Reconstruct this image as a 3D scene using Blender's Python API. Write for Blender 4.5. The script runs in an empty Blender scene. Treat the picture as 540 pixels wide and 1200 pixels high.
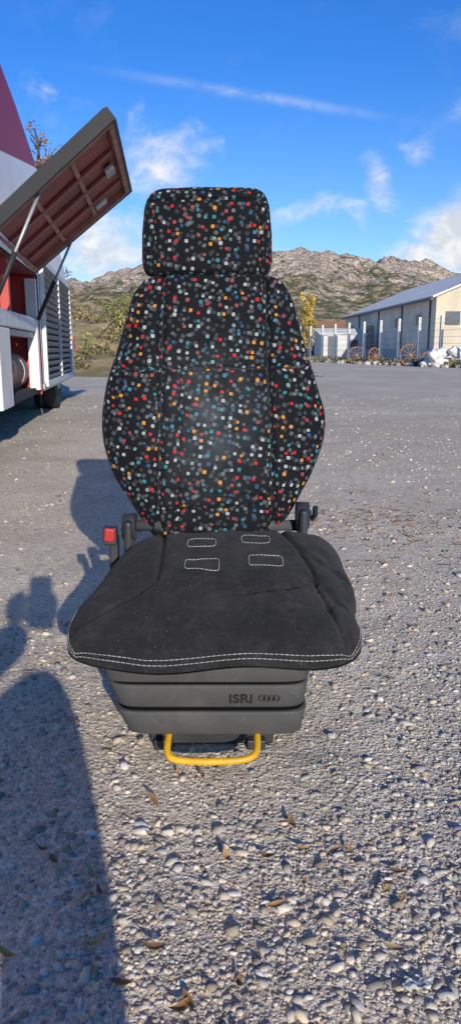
import bpy, bmesh, math, random
import numpy as np
from mathutils import Vector, Matrix
from mathutils.bvhtree import BVHTree
random.seed(7); rng=np.random.default_rng(7)
scene=bpy.context.scene
scene.view_settings.view_transform='Standard'
scene.view_settings.look='None'
scene.view_settings.exposure=0
COL=scene.collection

# ------------------------------------------------------------ helpers
def link(o,parent=None):
    COL.objects.link(o)
    if parent is not None: o.parent=parent
    return o
def empty(name,loc=(0,0,0),rz=0):
    o=bpy.data.objects.new(name,None); o.location=loc; o.rotation_euler=(0,0,rz); o.empty_display_size=.1
    return link(o)
def mk(name,verts,faces,mat=None,parent=None,smooth=False):
    me=bpy.data.meshes.new(name); me.from_pydata([tuple(v) for v in verts],[],[tuple(f) for f in faces]); me.update()
    if mat:
        for m in (mat if isinstance(mat,list) else [mat]): me.materials.append(m)
    if smooth: me.polygons.foreach_set('use_smooth',[True]*len(me.polygons))
    return link(bpy.data.objects.new(name,me),parent)
def box(name,c,s,mat,parent=None,rot=(0,0,0),bev=0.0,seg=2):
    bm=bmesh.new(); bmesh.ops.create_cube(bm,size=1)
    for v in bm.verts: v.co=Vector((v.co.x*s[0],v.co.y*s[1],v.co.z*s[2]))
    if bev>0: bmesh.ops.bevel(bm,geom=bm.edges[:],offset=bev,segments=seg,affect='EDGES',profile=.5)
    me=bpy.data.meshes.new(name); bm.to_mesh(me); bm.free(); me.materials.append(mat)
    o=bpy.data.objects.new(name,me); o.location=c; o.rotation_euler=rot
    return link(o,parent)
def cyl(name,p0,p1,r0,r1,mat,parent=None,n=20):
    p0=Vector(p0);p1=Vector(p1);d=(p1-p0); q=d.to_track_quat('Z','Y'); L=d.length
    vs=[];fs=[]
    for k,(r,z) in enumerate(((r0,0),(r1,L))):
        for i in range(n):
            a=2*math.pi*i/n; vs.append(p0+q@Vector((r*math.cos(a),r*math.sin(a),z)))
    for i in range(n): fs.append((i,(i+1)%n,n+(i+1)%n,n+i))
    fs.append(tuple(range(n-1,-1,-1))); fs.append(tuple(range(n,2*n)))
    o=mk(name,vs,fs,mat,parent)
    for p in list(o.data.polygons)[:n]: p.use_smooth=True
    return o
def tube(name,pts,r,mat,parent=None,cyclic=False,smoothc=False):
    cu=bpy.data.curves.new(name,'CURVE'); cu.dimensions='3D'; cu.bevel_depth=r; cu.bevel_resolution=4; cu.use_fill_caps=True
    if smoothc:
        sp=cu.splines.new('NURBS'); sp.points.add(len(pts)-1); sp.order_u=3; sp.use_endpoint_u=True
    else:
        sp=cu.splines.new('POLY'); sp.points.add(len(pts)-1)
    for i,p in enumerate(pts): sp.points[i].co=(p[0],p[1],p[2],1)
    sp.use_cyclic_u=cyclic; cu.resolution_u=8
    cu.materials.append(mat)
    return link(bpy.data.objects.new(name,cu),parent)
def bigmesh(name,V,F,mat,parent=None,col=None,smooth=False):
    me=bpy.data.meshes.new(name); k=F.shape[1]
    me.vertices.add(len(V)); me.vertices.foreach_set('co',V.astype(np.float32).ravel())
    me.loops.add(F.size); me.loops.foreach_set('vertex_index',F.astype(np.int32).ravel())
    me.polygons.add(len(F)); me.polygons.foreach_set('loop_start',(np.arange(len(F))*k).astype(np.int32))
    me.polygons.foreach_set('loop_total',np.full(len(F),k,dtype=np.int32))
    me.update(calc_edges=True)
    if smooth: me.polygons.foreach_set('use_smooth',np.ones(len(F),dtype=bool))
    if col is not None:
        at=me.color_attributes.new('col','FLOAT_COLOR','POINT')
        c=np.ones((len(V),4),dtype=np.float32); c[:,:3]=col; at.data.foreach_set('color',c.ravel())
    me.materials.append(mat); me.validate()
    return link(bpy.data.objects.new(name,me),parent)
def h2(ix,iy,s=0): 
    v=np.sin(ix*127.1+iy*311.7+s*74.7)*43758.5453
    return v-np.floor(v)
def vn(x,y,s=0):
    ix=np.floor(x);iy=np.floor(y);fx=x-ix;fy=y-iy
    fx=fx*fx*(3-2*fx);fy=fy*fy*(3-2*fy)
    a=h2(ix,iy,s);b=h2(ix+1,iy,s);c=h2(ix,iy+1,s);d=h2(ix+1,iy+1,s)
    return (a*(1-fx)+b*fx)*(1-fy)+(c*(1-fx)+d*fx)*fy
def fbm(x,y,o=4,s=0):
    t=0;a=.5;n=0
    for i in range(o):
        t=t+a*vn(x*2**i+i*17.3,y*2**i-i*9.1,s+i); n+=a; a*=.5
    return t/n

class NT:
    def __init__(s,tree): s.t=tree; s.n=tree.nodes; s.l=tree.links
    def new(s,t,**k):
        nd=s.n.new(t)
        for a,b in k.items(): setattr(nd,a,b)
        return nd
    def set(s,inp,v):
        if isinstance(v,bpy.types.NodeSocket): s.l.new(v,inp)
        else:
            if isinstance(v,(tuple,list)) and len(v)==3 and inp.type=='RGBA': v=(*v,1)
            inp.default_value=v
    def m(s,op,a,b=0.0,c=None,clamp=False):
        nd=s.new('ShaderNodeMath',operation=op,use_clamp=clamp); s.set(nd.inputs[0],a); s.set(nd.inputs[1],b)
        if c is not None: s.set(nd.inputs[2],c)
        return nd.outputs[0]
    def mix(s,f,a,b,bt='MIX'):
        nd=s.new('ShaderNodeMixRGB',blend_type=bt); s.set(nd.inputs[0],f); s.set(nd.inputs[1],a); s.set(nd.inputs[2],b)
        return nd.outputs[0]
    def noise(s,vec,scale,det=4,rough=.55,dist=0):
        nd=s.new('ShaderNodeTexNoise'); 
        if vec is not None: s.l.new(vec,nd.inputs['Vector'])
        nd.inputs['Scale'].default_value=scale; nd.inputs['Detail'].default_value=det; nd.inputs['Roughness'].default_value=rough; nd.inputs['Distortion'].default_value=dist
        return nd.outputs[0]
    def ss(s,x,a,b,lo=0.0,hi=1.0):
        nd=s.new('ShaderNodeMapRange',interpolation_type='SMOOTHSTEP'); s.set(nd.inputs[0],x)
        nd.inputs[1].default_value=a; nd.inputs[2].default_value=b; nd.inputs[3].default_value=lo; nd.inputs[4].default_value=hi
        return nd.outputs[0]
    def bump(s,h,st=.5,d=.01,nrm=None):
        nd=s.new('ShaderNodeBump'); s.set(nd.inputs['Height'],h); nd.inputs['Strength'].default_value=st; nd.inputs['Distance'].default_value=d
        if nrm is not None: s.l.new(nrm,nd.inputs['Normal'])
        return nd.outputs[0]
def newmat(name):
    m=bpy.data.materials.new(name); m.use_nodes=True; t=NT(m.node_tree); b=m.node_tree.nodes['Principled BSDF']
    return m,t,b
def pbr(name,c1,c2=None,scale=5,rough=.6,metal=0,bump=0,bscale=40,bd=.005,spec=.5,rvar=.1,lo=.35,hi=.65):
    m,t,b=newmat(name); tc=t.new('ShaderNodeTexCoord').outputs['Object']
    c2=c2 or tuple(x*.8 for x in c1)
    n=t.noise(tc,scale,5,.6); t.set(b.inputs['Base Color'],t.mix(t.ss(n,lo,hi),c1,c2))
    r=t.noise(tc,scale*3,3); t.set(b.inputs['Roughness'],t.m('ADD',t.m('MULTIPLY',r,rvar*2),rough-rvar))
    b.inputs['Metallic'].default_value=metal; b.inputs['Specular IOR Level'].default_value=spec
    if bump: t.set(b.inputs['Normal'],t.bump(t.noise(tc,bscale,4,.6),bump,bd))
    return m
def attrmat(name,rough=.7,bump=0,spec=.3):
    m,t,b=newmat(name); a=t.new('ShaderNodeAttribute',attribute_name='col'); t.set(b.inputs['Base Color'],a.outputs['Color'])
    b.inputs['Roughness'].default_value=rough; b.inputs['Specular IOR Level'].default_value=spec
    if bump:
        tc=t.new('ShaderNodeTexCoord').outputs['Object']; n=t.noise(tc,320,3,.6); t.set(b.inputs['Normal'],t.bump(n,bump,.002))
        t.set(b.inputs['Base Color'],t.mix(t.ss(n,.3,.7,0,.5),a.outputs['Color'],(.55,.54,.52),'MULTIPLY'))
    return m

# ------------------------------------------------------------ camera
cam=bpy.data.cameras.new('camera'); co=bpy.data.objects.new('camera',cam); link(co)
co.location=(0,0,.76); co.rotation_euler=(math.radians(90-12.5),0,0)
cam.sensor_fit='VERTICAL'; cam.sensor_height=36; cam.lens=25.8; cam.clip_start=.01; cam.clip_end=20000
scene.camera=co

# ------------------------------------------------------------ light
EL=math.radians(18); SA=Vector((-.26,.966,0)).normalized()
Ldir=Vector((SA.x*math.cos(EL),SA.y*math.cos(EL),-math.sin(EL)))
sl=bpy.data.lights.new('sun','SUN'); sl.energy=5.0; sl.angle=math.radians(.5); sl.color=(1,.94,.84)
so=bpy.data.objects.new('sun',sl); so.rotation_euler=Ldir.to_track_quat('-Z','Y').to_euler(); so.location=(3,-8,6); link(so)

w=bpy.data.worlds.new('World'); scene.world=w; w.use_nodes=True; t=NT(w.node_tree)
bg=w.node_tree.nodes['Background']; bg.inputs['Strength'].default_value=.115
sky=t.new('ShaderNodeTexSky',sky_type='NISHITA'); sky.sun_disc=False; sky.sun_elevation=EL; sky.sun_rotation=math.radians(165)
sky.air_density=1.0; sky.dust_density=.3; sky.ozone_density=2.0
g=t.new('ShaderNodeTexCoord').outputs['Generated']
sx=t.new('ShaderNodeSeparateXYZ'); t.l.new(g,sx.inputs[0])
yy=t.m('MAXIMUM',sx.outputs[1],.08)
P=t.m('DIVIDE',sx.outputs[0],yy); Q=t.m('DIVIDE',sx.outputs[2],yy)
mp=t.new('ShaderNodeMapping'); mp.inputs['Scale'].default_value=(1,1,1.5); t.l.new(g,mp.inputs[0])
nz=t.noise(mp.outputs[0],10,6,.58,.4); nz2=t.noise(mp.outputs[0],28,4,.6,.5)
def blob(p,q,sxx,syy,amp,rot=0):
    dp=t.m('SUBTRACT',P,p); dq=t.m('SUBTRACT',Q,q); c,s_=math.cos(rot),math.sin(rot)
    a=t.m('ADD',t.m('MULTIPLY',dp,c/sxx),t.m('MULTIPLY',dq,s_/sxx)); b=t.m('ADD',t.m('MULTIPLY',dp,-s_/syy),t.m('MULTIPLY',dq,c/syy))
    e=t.m('EXPONENT',t.m('MULTIPLY',t.m('ADD',t.m('MULTIPLY',a,a),t.m('MULTIPLY',b,b)),-1))
    return t.m('MULTIPLY',e,amp)
bl=[(-.08,.235,.085,.045,.98,.1),(-.115,.30,.016,.045,.6,-.3),(-.235,.31,.05,.05,.55,.5),(-.17,.125,.11,.07,1.2,0),(.095,.172,.075,.020,.88,.25),
    (.185,.215,.026,.042,1.0,.5),(.165,.165,.02,.03,.65,0),(.24,.235,.03,.035,.7,.3),(.315,.140,.080,.045,1.9,.15),(.245,.122,.05,.02,1.3,.2),(.29,.29,.03,.02,.5,0)]
msk=None
for b_ in bl:
    v=blob(*b_); msk=v if msk is None else t.m('MAXIMUM',msk,v)
nn=t.m('ADD',t.m('MULTIPLY',nz,.65),t.m('MULTIPLY',nz2,.35))
dens=t.ss(t.m('ADD',msk,t.m('MULTIPLY',t.m('SUBTRACT',nn,.5),2.4)),.36,1.4)
trail=t.m('MULTIPLY',blob(.03,.307,.13,.0055,1.0,-.15),t.ss(nz2,.3,.6,.08,.28))
wisp=t.m('MULTIPLY',t.ss(nz,.5,.85),.14)
dens=t.m('ADD',t.m('MAXIMUM',dens,trail),wisp,clamp=True)
dens=t.m('MULTIPLY',dens,t.ss(sx.outputs[2],-.02,.03))
tint=t.mix(1.0,sky.outputs[0],(.64,.93,1.36),'MULTIPLY')
hz=t.ss(Q,.0,.40)
tint=t.mix(1.0,tint,t.mix(hz,(1.22,1.12,1.03),(.36,.78,1.10)),'MULTIPLY')
cl=t.mix(t.ss(nz2,.35,.7),(5.8,6.2,6.9),(8.2,8.3,8.5))
t.l.new(t.mix(dens,tint,cl),bg.inputs['Color'])

# ------------------------------------------------------------ ground
def gh(x,y):
    return (fbm(x*.7,y*.7,3,3)-.5)*.02+(fbm(x*9,y*9,3,5)-.5)*.010
n1,n2=560,620
tx=np.linspace(-1,1,n1); X=.22*np.sinh(tx*10)
ty=np.linspace(-.93,1,n2); Y=1.0+.22*np.sinh(ty*10)
GX,GY=np.meshgrid(X,Y); fade=np.clip(1-np.hypot(GX,GY)/60,0,1)
GZ=gh(GX,GY)*fade
V=np.stack([GX.ravel(),GY.ravel(),GZ.ravel()],1)
ii=(np.arange(n2-1)[:,None]*n1+np.arange(n1-1)[None,:]).ravel()
F=np.stack([ii,ii+1,ii+1+n1,ii+n1],1)
m,t,b=newmat('gravel_ground'); tc=t.new('ShaderNodeTexCoord').outputs['Object']
big=t.noise(tc,.30,4,.6,.6); mid=t.noise(tc,2.2,5,.65); fine=t.noise(tc,90,5,.7); grit=t.noise(tc,26,3,.75)
vo=t.new('ShaderNodeTexVoronoi'); vo.inputs['Scale'].default_value=120; t.l.new(tc,vo.inputs['Vector'])
vo2=t.new('ShaderNodeTexVoronoi'); vo2.inputs['Scale'].default_value=300; t.l.new(tc,vo2.inputs['Vector'])
c=t.mix(t.ss(big,.38,.62),(.68,.56,.41),(.88,.76,.59))
c=t.mix(t.ss(mid,.42,.70),c,(.60,.485,.355))
c=t.mix(t.ss(grit,.46,.66,0,.45),c,(.40,.325,.245))
c=t.mix(t.ss(fine,.35,.75,0,.6),c,(.40,.33,.25))
sep=t.new('ShaderNodeSeparateColor'); t.l.new(vo.outputs['Color'],sep.inputs[0])
c=t.mix(t.ss(sep.outputs[0],.55,1,0,.5),c,(.86,.78,.65))
c=t.mix(t.ss(sep.outputs[2],.72,1,0,.6),c,(.30,.25,.20))
sep2=t.new('ShaderNodeSeparateColor'); t.l.new(vo2.outputs['Color'],sep2.inputs[0])
c=t.mix(t.ss(sep2.outputs[1],.5,1,0,.4),c,(.32,.27,.215))
t.set(b.inputs['Base Color'],c); b.inputs['Roughness'].default_value=.97; b.inputs['Specular IOR Level'].default_value=.04
h=t.m('ADD',t.m('MULTIPLY',t.ss(vo.outputs['Distance'],0,.7),-.8),t.m('ADD',t.m('MULTIPLY',vo2.outputs['Distance'],-.4),t.m('MULTIPLY',fine,.9)))
n1_=t.bump(h,.65,.0042)
t.set(b.inputs['Normal'],t.bump(t.m('ADD',grit,mid),.45,.012,n1_))
bigmesh('gravel_ground',V,F,m,smooth=True)

# stones
ph=(1+5**.5)/2
ico=np.array([(-1,ph,0),(1,ph,0),(-1,-ph,0),(1,-ph,0),(0,-1,ph),(0,1,ph),(0,-1,-ph),(0,1,-ph),(ph,0,-1),(ph,0,1),(-ph,0,-1),(-ph,0,1)],float)/1.9
icf=np.array([(0,11,5),(0,5,1),(0,1,7),(0,7,10),(0,10,11),(1,5,9),(5,11,4),(11,10,2),(10,7,6),(7,1,8),(3,9,4),(3,4,2),(3,2,6),(3,6,8),(3,8,9),(4,9,5),(2,4,11),(6,2,10),(8,6,7),(9,8,1)])
N=92000
r=np.exp(rng.uniform(math.log(.5),math.log(13),N)); th=rng.uniform(-.6,.6,N)
px=r*np.sin(th); py=r*np.cos(th)
cl_=fbm(px*2.2,py*2.2,3,11); prob=np.clip((cl_-.40)*3.6+.38*np.tanh(px*1.3),.14,1)
k=rng.uniform(0,1,N)<prob; px=px[k];py=py[k];r=r[k];N=len(px)
size=np.clip(rng.lognormal(math.log(.0022),.58,N),.0011,.0105)*(1+.13*np.clip(r-1,0,10))
size=np.minimum(size,.0125)
sc=np.stack([size*rng.uniform(.8,1.7,N),size*rng.uniform(.55,1.15,N),size*rng.uniform(.30,.70,N)],1)
cubv=ico.copy(); cubv=np.sign(cubv)*np.abs(cubv)**.55
bs_=np.where(rng.uniform(0,1,(N,1,1))<.6,cubv[None]*.95,ico[None])
base=bs_*(1+rng.uniform(-.40,.34,(N,12,1)))*sc[:,None,:]
a=rng.uniform(0,6.28,N); ca,sa=np.cos(a),np.sin(a); tl=rng.uniform(-.5,.5,N); ct,st=np.cos(tl),np.sin(tl)
bx=base[...,0]*ct[:,None]-base[...,2]*st[:,None]; bz=base[...,0]*st[:,None]+base[...,2]*ct[:,None]; by=base[...,1]
wx=bx*ca[:,None]-by*sa[:,None]+px[:,None]; wy=bx*sa[:,None]+by*ca[:,None]+py[:,None]; wz=bz+(gh(px,py)+sc[:,2]*.12)[:,None]
V=np.stack([wx,wy,wz],2).reshape(-1,3); F=(icf[None]+(np.arange(N)*12)[:,None,None]).reshape(-1,3)
g0=rng.beta(2.0,2.3,N)*.56+.18; warm=rng.uniform(.06,.26,N)
colr=np.stack([g0*(1+warm),g0,g0*(1-warm*1.2)],1); colr=np.repeat(colr,12,0)
bigmesh('gravel_stones',V,F,attrmat('stone',.92,.4,.1),col=colr)

# leaves
lp=[(-.05,1.193),(-.131,1.118),(.098,1.06),(-.006,.97),(.056,.975),(.111,.995),(.183,.995),(.245,.943),(-.203,.936),(.065,.877),(-.099,.80),(-.176,.81),(-.132,.747),(-.05,.724),(-.285,.79),(.01,.75),(-.058,.712),(.36,1.6),(.5,2.2),(-.4,2.3),(.3,.72),(.21,.80)]
lp=[(x,y,1.15) for x,y in lp]
for i in range(230): lp.append((.66+random.gauss(0,.24),3.15+random.gauss(0,.3),1.1))
for i in range(190): lp.append((random.uniform(-1.5,3),random.uniform(1.4,8),1.15))
for i in range(22): lp.append((random.uniform(-.3,.5),random.uniform(.75,1.5),.75))
vs=[];fs=[];cs=[]
for (x,y,s) in lp:
    L=random.uniform(.010,.016)*s; W=L*random.uniform(.26,.42); a=random.uniform(0,6.28); cu=random.uniform(.1,.6)*L; tz=random.uniform(-.1,.35)
    z0=float(gh(np.array(x),np.array(y)))+.008; b0=len(vs); K=7; bend=random.uniform(-.35,.35)
    cc=random.choice([(.44,.21,.07),(.34,.17,.07),(.54,.30,.11),(.24,.13,.07),(.48,.33,.16)])
    for i in range(K):
        u=-1+2*i/(K-1); wd=W*(1-abs(u)**2.2)*(1-.15*u)
        for sgn in (-1,0,1):
            lx=u*L; ly=sgn*wd+bend*L*u*u; lz=cu*(u*u)+abs(sgn)*wd*.45+tz*lx
            vs.append((x+lx*math.cos(a)-ly*math.sin(a),y+lx*math.sin(a)+ly*math.cos(a),z0+lz)); cs.append(tuple(q*(1 if sgn else .7)*random.uniform(.85,1.1) for q in cc))
    for i in range(K-1):
        for j in range(2): q=b0+i*3+j; fs.append((q,q+3,q+4,q+1))
bigmesh('fallen_leaves',np.array(vs),np.array(fs),attrmat('leaf_dry',.7),col=np.array(cs),smooth=True)
straw=pbr('straw',(.55,.45,.27),rough=.8)
tube('straw_stalk',[(-.235,.80,.010),(-.2,.815,.016),(-.16,.835,.012),(-.13,.85,.014)],.0008,straw,smoothc=True)
sv=[];sf=[]
for i in range(9):
    for j in range(5):
        u,v_=i/8-.5,j/4-.5; sv.append((.226+u*.036+v_*.01,.745+v_*.012+u*.004,.009+.003*math.sin(i*1.9+j*1.3)+.002*math.cos(j*3+i)))
for i in range(8):
    for j in range(4): q=i*5+j; sf.append((q,q+5,q+6,q+1))
mk('plastic_scrap',sv,sf,pbr('scrap_plastic',(.55,.56,.53),rough=.5),smooth=True)

# ------------------------------------------------------------ hills
rp=np.array([-1.2,-.7,-.4,-.24,-.17,-.115,-.05,.0,.056,.09,.13,.17,.22,.25,.29,.36,.6,1.2])
rq=np.array([.05,.06,.060,.076,.096,.117,.122,.126,.133,.134,.127,.116,.117,.113,.100,.080,.06,.05])
hx=np.linspace(-900,1000,460); hy=np.linspace(260,980,190)
HX,HY=np.meshgrid(hx,hy); pp=HX/HY
rid=np.interp(pp,rp,rq)*760
tt=np.clip((HY-280)/480,0,1); prof=np.where(HY<760,tt**1.1,np.clip(1-(HY-760)/350,0,1))
rocky=(np.abs(fbm(HX/46,HY/60,6,21)-.5)*2)
HZ=prof*rid*(1+(fbm(HX/80,HY/110,5,31)-.5)*.30)+ (fbm(HX/13,HY/18,4,41)-.5)*16*np.clip(prof*1.6,0,1)+rocky*6*prof-3
V=np.stack([HX.ravel(),HY.ravel(),HZ.ravel()],1); nx=len(hx)
ii=(np.arange(len(hy)-1)[:,None]*nx+np.arange(nx-1)[None,:]).ravel(); F=np.stack([ii,ii+1,ii+1+nx,ii+nx],1)
m,t,b=newmat('rocky_scrub'); tc=t.new('ShaderNodeTexCoord').outputs['Object']
na=t.noise(tc,.022,6,.68,.6); nb=t.noise(tc,.12,5,.75); nc=t.noise(tc,.4,4,.7)
c=t.mix(t.ss(nb,.45,.56),(.11,.115,.045),(.46,.33,.17))
rk=t.mix(t.ss(nc,.40,.60),(.78,.60,.43),(.26,.20,.15))
szz=t.new('ShaderNodeSeparateXYZ'); t.l.new(tc,szz.inputs[0])
up=t.ss(szz.outputs[2],15,85,-.05,.08)
c=t.mix(t.ss(t.m('ADD',t.m('ADD',t.m('MULTIPLY',na,.5),t.m('MULTIPLY',nb,.5)),up),.50,.54),c,rk)
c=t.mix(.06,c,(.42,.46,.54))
t.set(b.inputs['Base Color'],c); b.inputs['Roughness'].default_value=1; b.inputs['Specular IOR Level'].default_value=0
t.set(b.inputs['Normal'],t.bump(t.m('ADD',nb,t.m('MULTIPLY',nc,.5)),.75,6))
bigmesh('rocky_hills',V,F,m)

# foliage helper
def foliage(name,clumps,n,size,cols,mat,parent=None,stretch=1.0,fill=.55):
    C=np.array([c_[0] for c_ in clumps],float); R=np.array([c_[1] for c_ in clumps],float)
    vol=R.prod(1); idx=rng.choice(len(C),n,p=vol**.7/np.sum(vol**.7))
    d=rng.normal(size=(n,3)); d/=np.linalg.norm(d,axis=1)[:,None]; rad=rng.uniform(fill**3,1.15,n)**(1/3)
    pos=C[idx]+d*rad[:,None]*R[idx]
    s=size*rng.uniform(.6,1.4,n)
    a1=rng.normal(size=(n,3)); a1/=np.linalg.norm(a1,axis=1)[:,None]; a2=np.cross(a1,rng.normal(size=(n,3))); a2/=np.linalg.norm(a2,axis=1)[:,None]
    a1[:,2]*=stretch
    q=np.stack([pos-a1*s[:,None],pos+a2*s[:,None]*.6,pos+a1*s[:,None],pos-a2*s[:,None]*.6],1).reshape(-1,3)
    F=np.arange(n*4).reshape(-1,4)
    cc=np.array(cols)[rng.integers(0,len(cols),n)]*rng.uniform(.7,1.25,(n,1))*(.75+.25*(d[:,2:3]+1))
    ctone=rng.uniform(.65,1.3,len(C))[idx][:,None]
    return bigmesh(name,q,F,mat,parent,col=np.repeat(cc*ctone,4,0))
fol=attrmat('foliage',.75)
ex=np.linspace(-30,3,150); ey=np.linspace(19,60,90); EX,EY=np.meshgrid(ex,ey)
foot=20+ (EX+6)*-.35+ (fbm(EX*.3,EX*0,3,8)-.5)*2
tt=np.clip((EY-foot)/13,0,1); tt=tt*tt*(3-2*tt)
lat=np.clip((2.0-EX)/6.5,0,1)
EZ=-.05+tt*2.1*lat+(fbm(EX*.8,EY*.8,4,9)-.5)*.8*tt
V=np.stack([EX.ravel(),EY.ravel(),EZ.ravel()],1); nx=len(ex); ii=(np.arange(len(ey)-1)[:,None]*nx+np.arange(nx-1)[None,:]).ravel()
bank=pbr('dry_bank',(.44,.32,.18),(.24,.20,.09),scale=.9,rough=.95,bump=.6,bscale=6,bd=.1,spec=.1)
bigmesh('grassy_embankment',V,np.stack([ii,ii+1,ii+1+nx,ii+nx],1),bank,smooth=True)
cl=[];cl2=[]
for i in range(150):
    x=random.uniform(-14,1); y=random.uniform(22,38); j=int(np.argmin(abs(ex-x)));k_=int(np.argmin(abs(ey-y)))
    if EZ[k_,j]<.1: continue
    s=random.uniform(.2,.6); cl.append(((x,y,EZ[k_,j]+s*.35),(s*1.3,s*1.2,s*.7)))
    if i%6==0:
        for q in range(4): s=random.uniform(.2,.42); cl2.append(((x+random.gauss(0,.4),y+random.gauss(0,.3),EZ[k_,j]+random.uniform(.2,.8)),(s,s,s)))
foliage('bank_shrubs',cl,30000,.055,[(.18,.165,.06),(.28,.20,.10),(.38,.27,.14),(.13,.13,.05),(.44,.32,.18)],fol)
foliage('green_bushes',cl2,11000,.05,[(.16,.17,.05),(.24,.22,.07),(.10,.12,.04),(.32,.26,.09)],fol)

bark=pbr('bark',(.13,.10,.08),(.07,.055,.045),scale=8,rough=.9,bump=.5)
def bare_tree(name,loc,H,seed,leafcols,nl=1500,spread=.55):
    rnd=random.Random(seed); root=empty(name,loc); vs=[];fs=[];tips=[]
    def seg(p,d,L,r,dep):
        p2=p+d*L; q=d.to_track_quat('Z','Y'); n=6; b0=len(vs)
        for rr,pt in ((r,p),(r*.72,p2)):
            for i in range(n): a=6.283*i/n; vs.append(pt+q@Vector((rr*math.cos(a),rr*math.sin(a),0)))
        for i in range(n): fs.append((b0+i,b0+(i+1)%n,b0+n+(i+1)%n,b0+n+i))
        if dep<=2: tips.append(p2)
        if dep==0: return
        for k in range(rnd.choice([2,3,3])):
            nd=(d+Vector((rnd.gauss(0,spread),rnd.gauss(0,spread),rnd.gauss(.12,.25)))).normalized()
            seg(p2,nd,L*rnd.uniform(.6,.85),r*.68,dep-1)
    seg(Vector((0,0,0)),Vector((0,0,1)),H*.28,H*.022,6)
    mk('branches',vs,fs,bark,root)
    tp=[(tuple(q_),(.12,.12,.12)) for q_ in tips]
    foliage('leaves',tp,nl,.035,leafcols,fol,root)
    return root
bare_tree('bare_tree',(-5.3,17.5,0),5.9,3,[(.26,.09,.05),(.18,.07,.04),(.32,.15,.07)],2400)
bare_tree('bare_tree.001',(-5.4,20.5,0),3.6,5,[(.26,.12,.05),(.2,.13,.05)],1800)

po=empty('yellow_poplar_tree',(9.2,90,0)); 
cyl('trunk',(0,0,0),(0,0,5.5),.16,.04,bark,po,8)
cl=[((random.gauss(0,.34),random.gauss(0,.34),z),(.62*(1-abs(z-3.8)/5.5),.62*(1-abs(z-3.8)/5.5),.6)) for z in np.linspace(1.2,7.0,22)]
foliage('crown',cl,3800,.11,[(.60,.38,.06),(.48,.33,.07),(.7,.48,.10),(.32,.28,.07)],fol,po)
cl=[]
for i in range(60): x=random.uniform(2,26); s=random.uniform(.7,1.3); cl.append(((x,98+random.uniform(-3,12),s*.7),(s*1.2,s,s)))
foliage('distant_shrubs',cl,12000,.2,[(.10,.12,.05),(.15,.15,.07),(.24,.20,.09)],fol)

# ------------------------------------------------------------ warehouse
wh=empty('warehouse',(14.3,53,0),math.radians(1.85))
wall_s=pbr('render_grey',(.90,.76,.58),(.74,.62,.48),scale=.6,rough=.9,bump=.2,bscale=8)
wall_g=pbr('render_cream',(.62,.53,.38),(.50,.42,.30),scale=.5,rough=.9,bump=.2,bscale=8)
m,t,b=newmat('roof_sheet'); tc=t.new('ShaderNodeTexCoord').outputs['Object']; wv=t.new('ShaderNodeTexWave'); wv.bands_direction='Y'; wv.inputs['Scale'].default_value=1.3; t.l.new(tc,wv.inputs[0])
t.set(b.inputs['Base Color'],t.mix(t.ss(t.noise(tc,.4,6),.3,.7),(.88,.82,.73),(.70,.65,.57))); b.inputs['Roughness'].default_value=.8; b.inputs['Specular IOR Level'].default_value=.2; t.set(b.inputs['Normal'],t.bump(wv.outputs['Fac'],.3,.05)); roofm=m
glass=pbr('dark_glass',(.05,.055,.06),(.08,.085,.09),rough=.25,rvar=.05)
whitem=pbr('white_frame',(.7,.7,.68),rough=.5)
dkm=pbr('dark_metal',(.08,.08,.085),rough=.5)
W,Lh,eh,rh=14,34,4.4,7.3
mk('walls',[(0,0,0),(W,0,0),(W,Lh,0),(0,Lh,0),(0,0,eh),(W,0,eh),(W,Lh,eh),(0,Lh,eh),(W/2,0,rh),(W/2,Lh,rh)],
   [(0,3,7,4),(1,5,6,2),(0,4,8,5,1),(2,6,9,7,3)],[wall_s,wall_g],wh)
wo=wh.children[0]; wo.data.polygons[2].material_index=1; wo.data.polygons[3].material_index=1
sl_=math.atan2(rh-eh,W/2); Lr=math.hypot(rh-eh,W/2)+.45
for s_,nm in ((-1,'roof_left'),(1,'roof_right')):
    cx=W/2+s_*(W/4+.18); cz=(eh+rh)/2+.07-.075
    box(nm,(cx,Lh/2,cz),(Lr,Lh+.8,.12),roofm,wh,rot=(0,s_*sl_,0))
box('gutter',(-.47,Lh/2,eh-.24),(.12,Lh+.8,.14),dkm,wh)
for k_ in range(5):
    y=4+k_*6.5
    box('window_frame',(-.02,y,2.9),(.08,1.5,1.0),whitem,wh); box('window_glass',(-.05,y,2.9),(.06,1.3,.8),glass,wh); box('mullion',(-.075,y,2.9),(.05,.06,.8),whitem,wh)
for y in (1.2,8.9,17.2,26): box('downpipe',(-.08,y,2.1),(.1,.1,4.2),dkm,wh)
box('door_frame',(-.02,21,1.5),(.06,3.0,3.0),dkm,wh)
box('gable_door',(4.5,-.04,1.9),(4,.1,3.8),pbr('door_grey',(.16,.17,.18),rough=.6),wh); box('gable_window',(1.2,-.04,2.9),(1,.1,.9),glass,wh)
box('plinth',(-.04,Lh/2,.4),(.10,Lh,.8),pbr('plinth',(.6,.56,.5),rough=.9),wh)
hs=empty('tiled_roof_house',(12.0,118,0)); 
mk('walls',[(0,0,0),(7,0,0),(7,6,0),(0,6,0),(0,0,3.6),(7,0,3.6),(7,6,3.6),(0,6,3.6)],[(0,4,5,1),(1,5,6,2),(2,6,7,3),(3,7,4,0)],pbr('house_wall',(.5,.42,.32),rough=.9),hs)
mk('roof',[(-.4,-.4,3.6),(7.4,-.4,3.6),(7.4,6.4,3.6),(-.4,6.4,3.6),(-.4,3,5.2),(7.4,3,5.2)],[(0,1,5,4),(2,3,4,5),(0,4,3),(1,2,5),(3,2,1,0)],pbr('roof_tile',(.34,.16,.09),(.24,.12,.07),rough=.9),hs)
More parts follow.
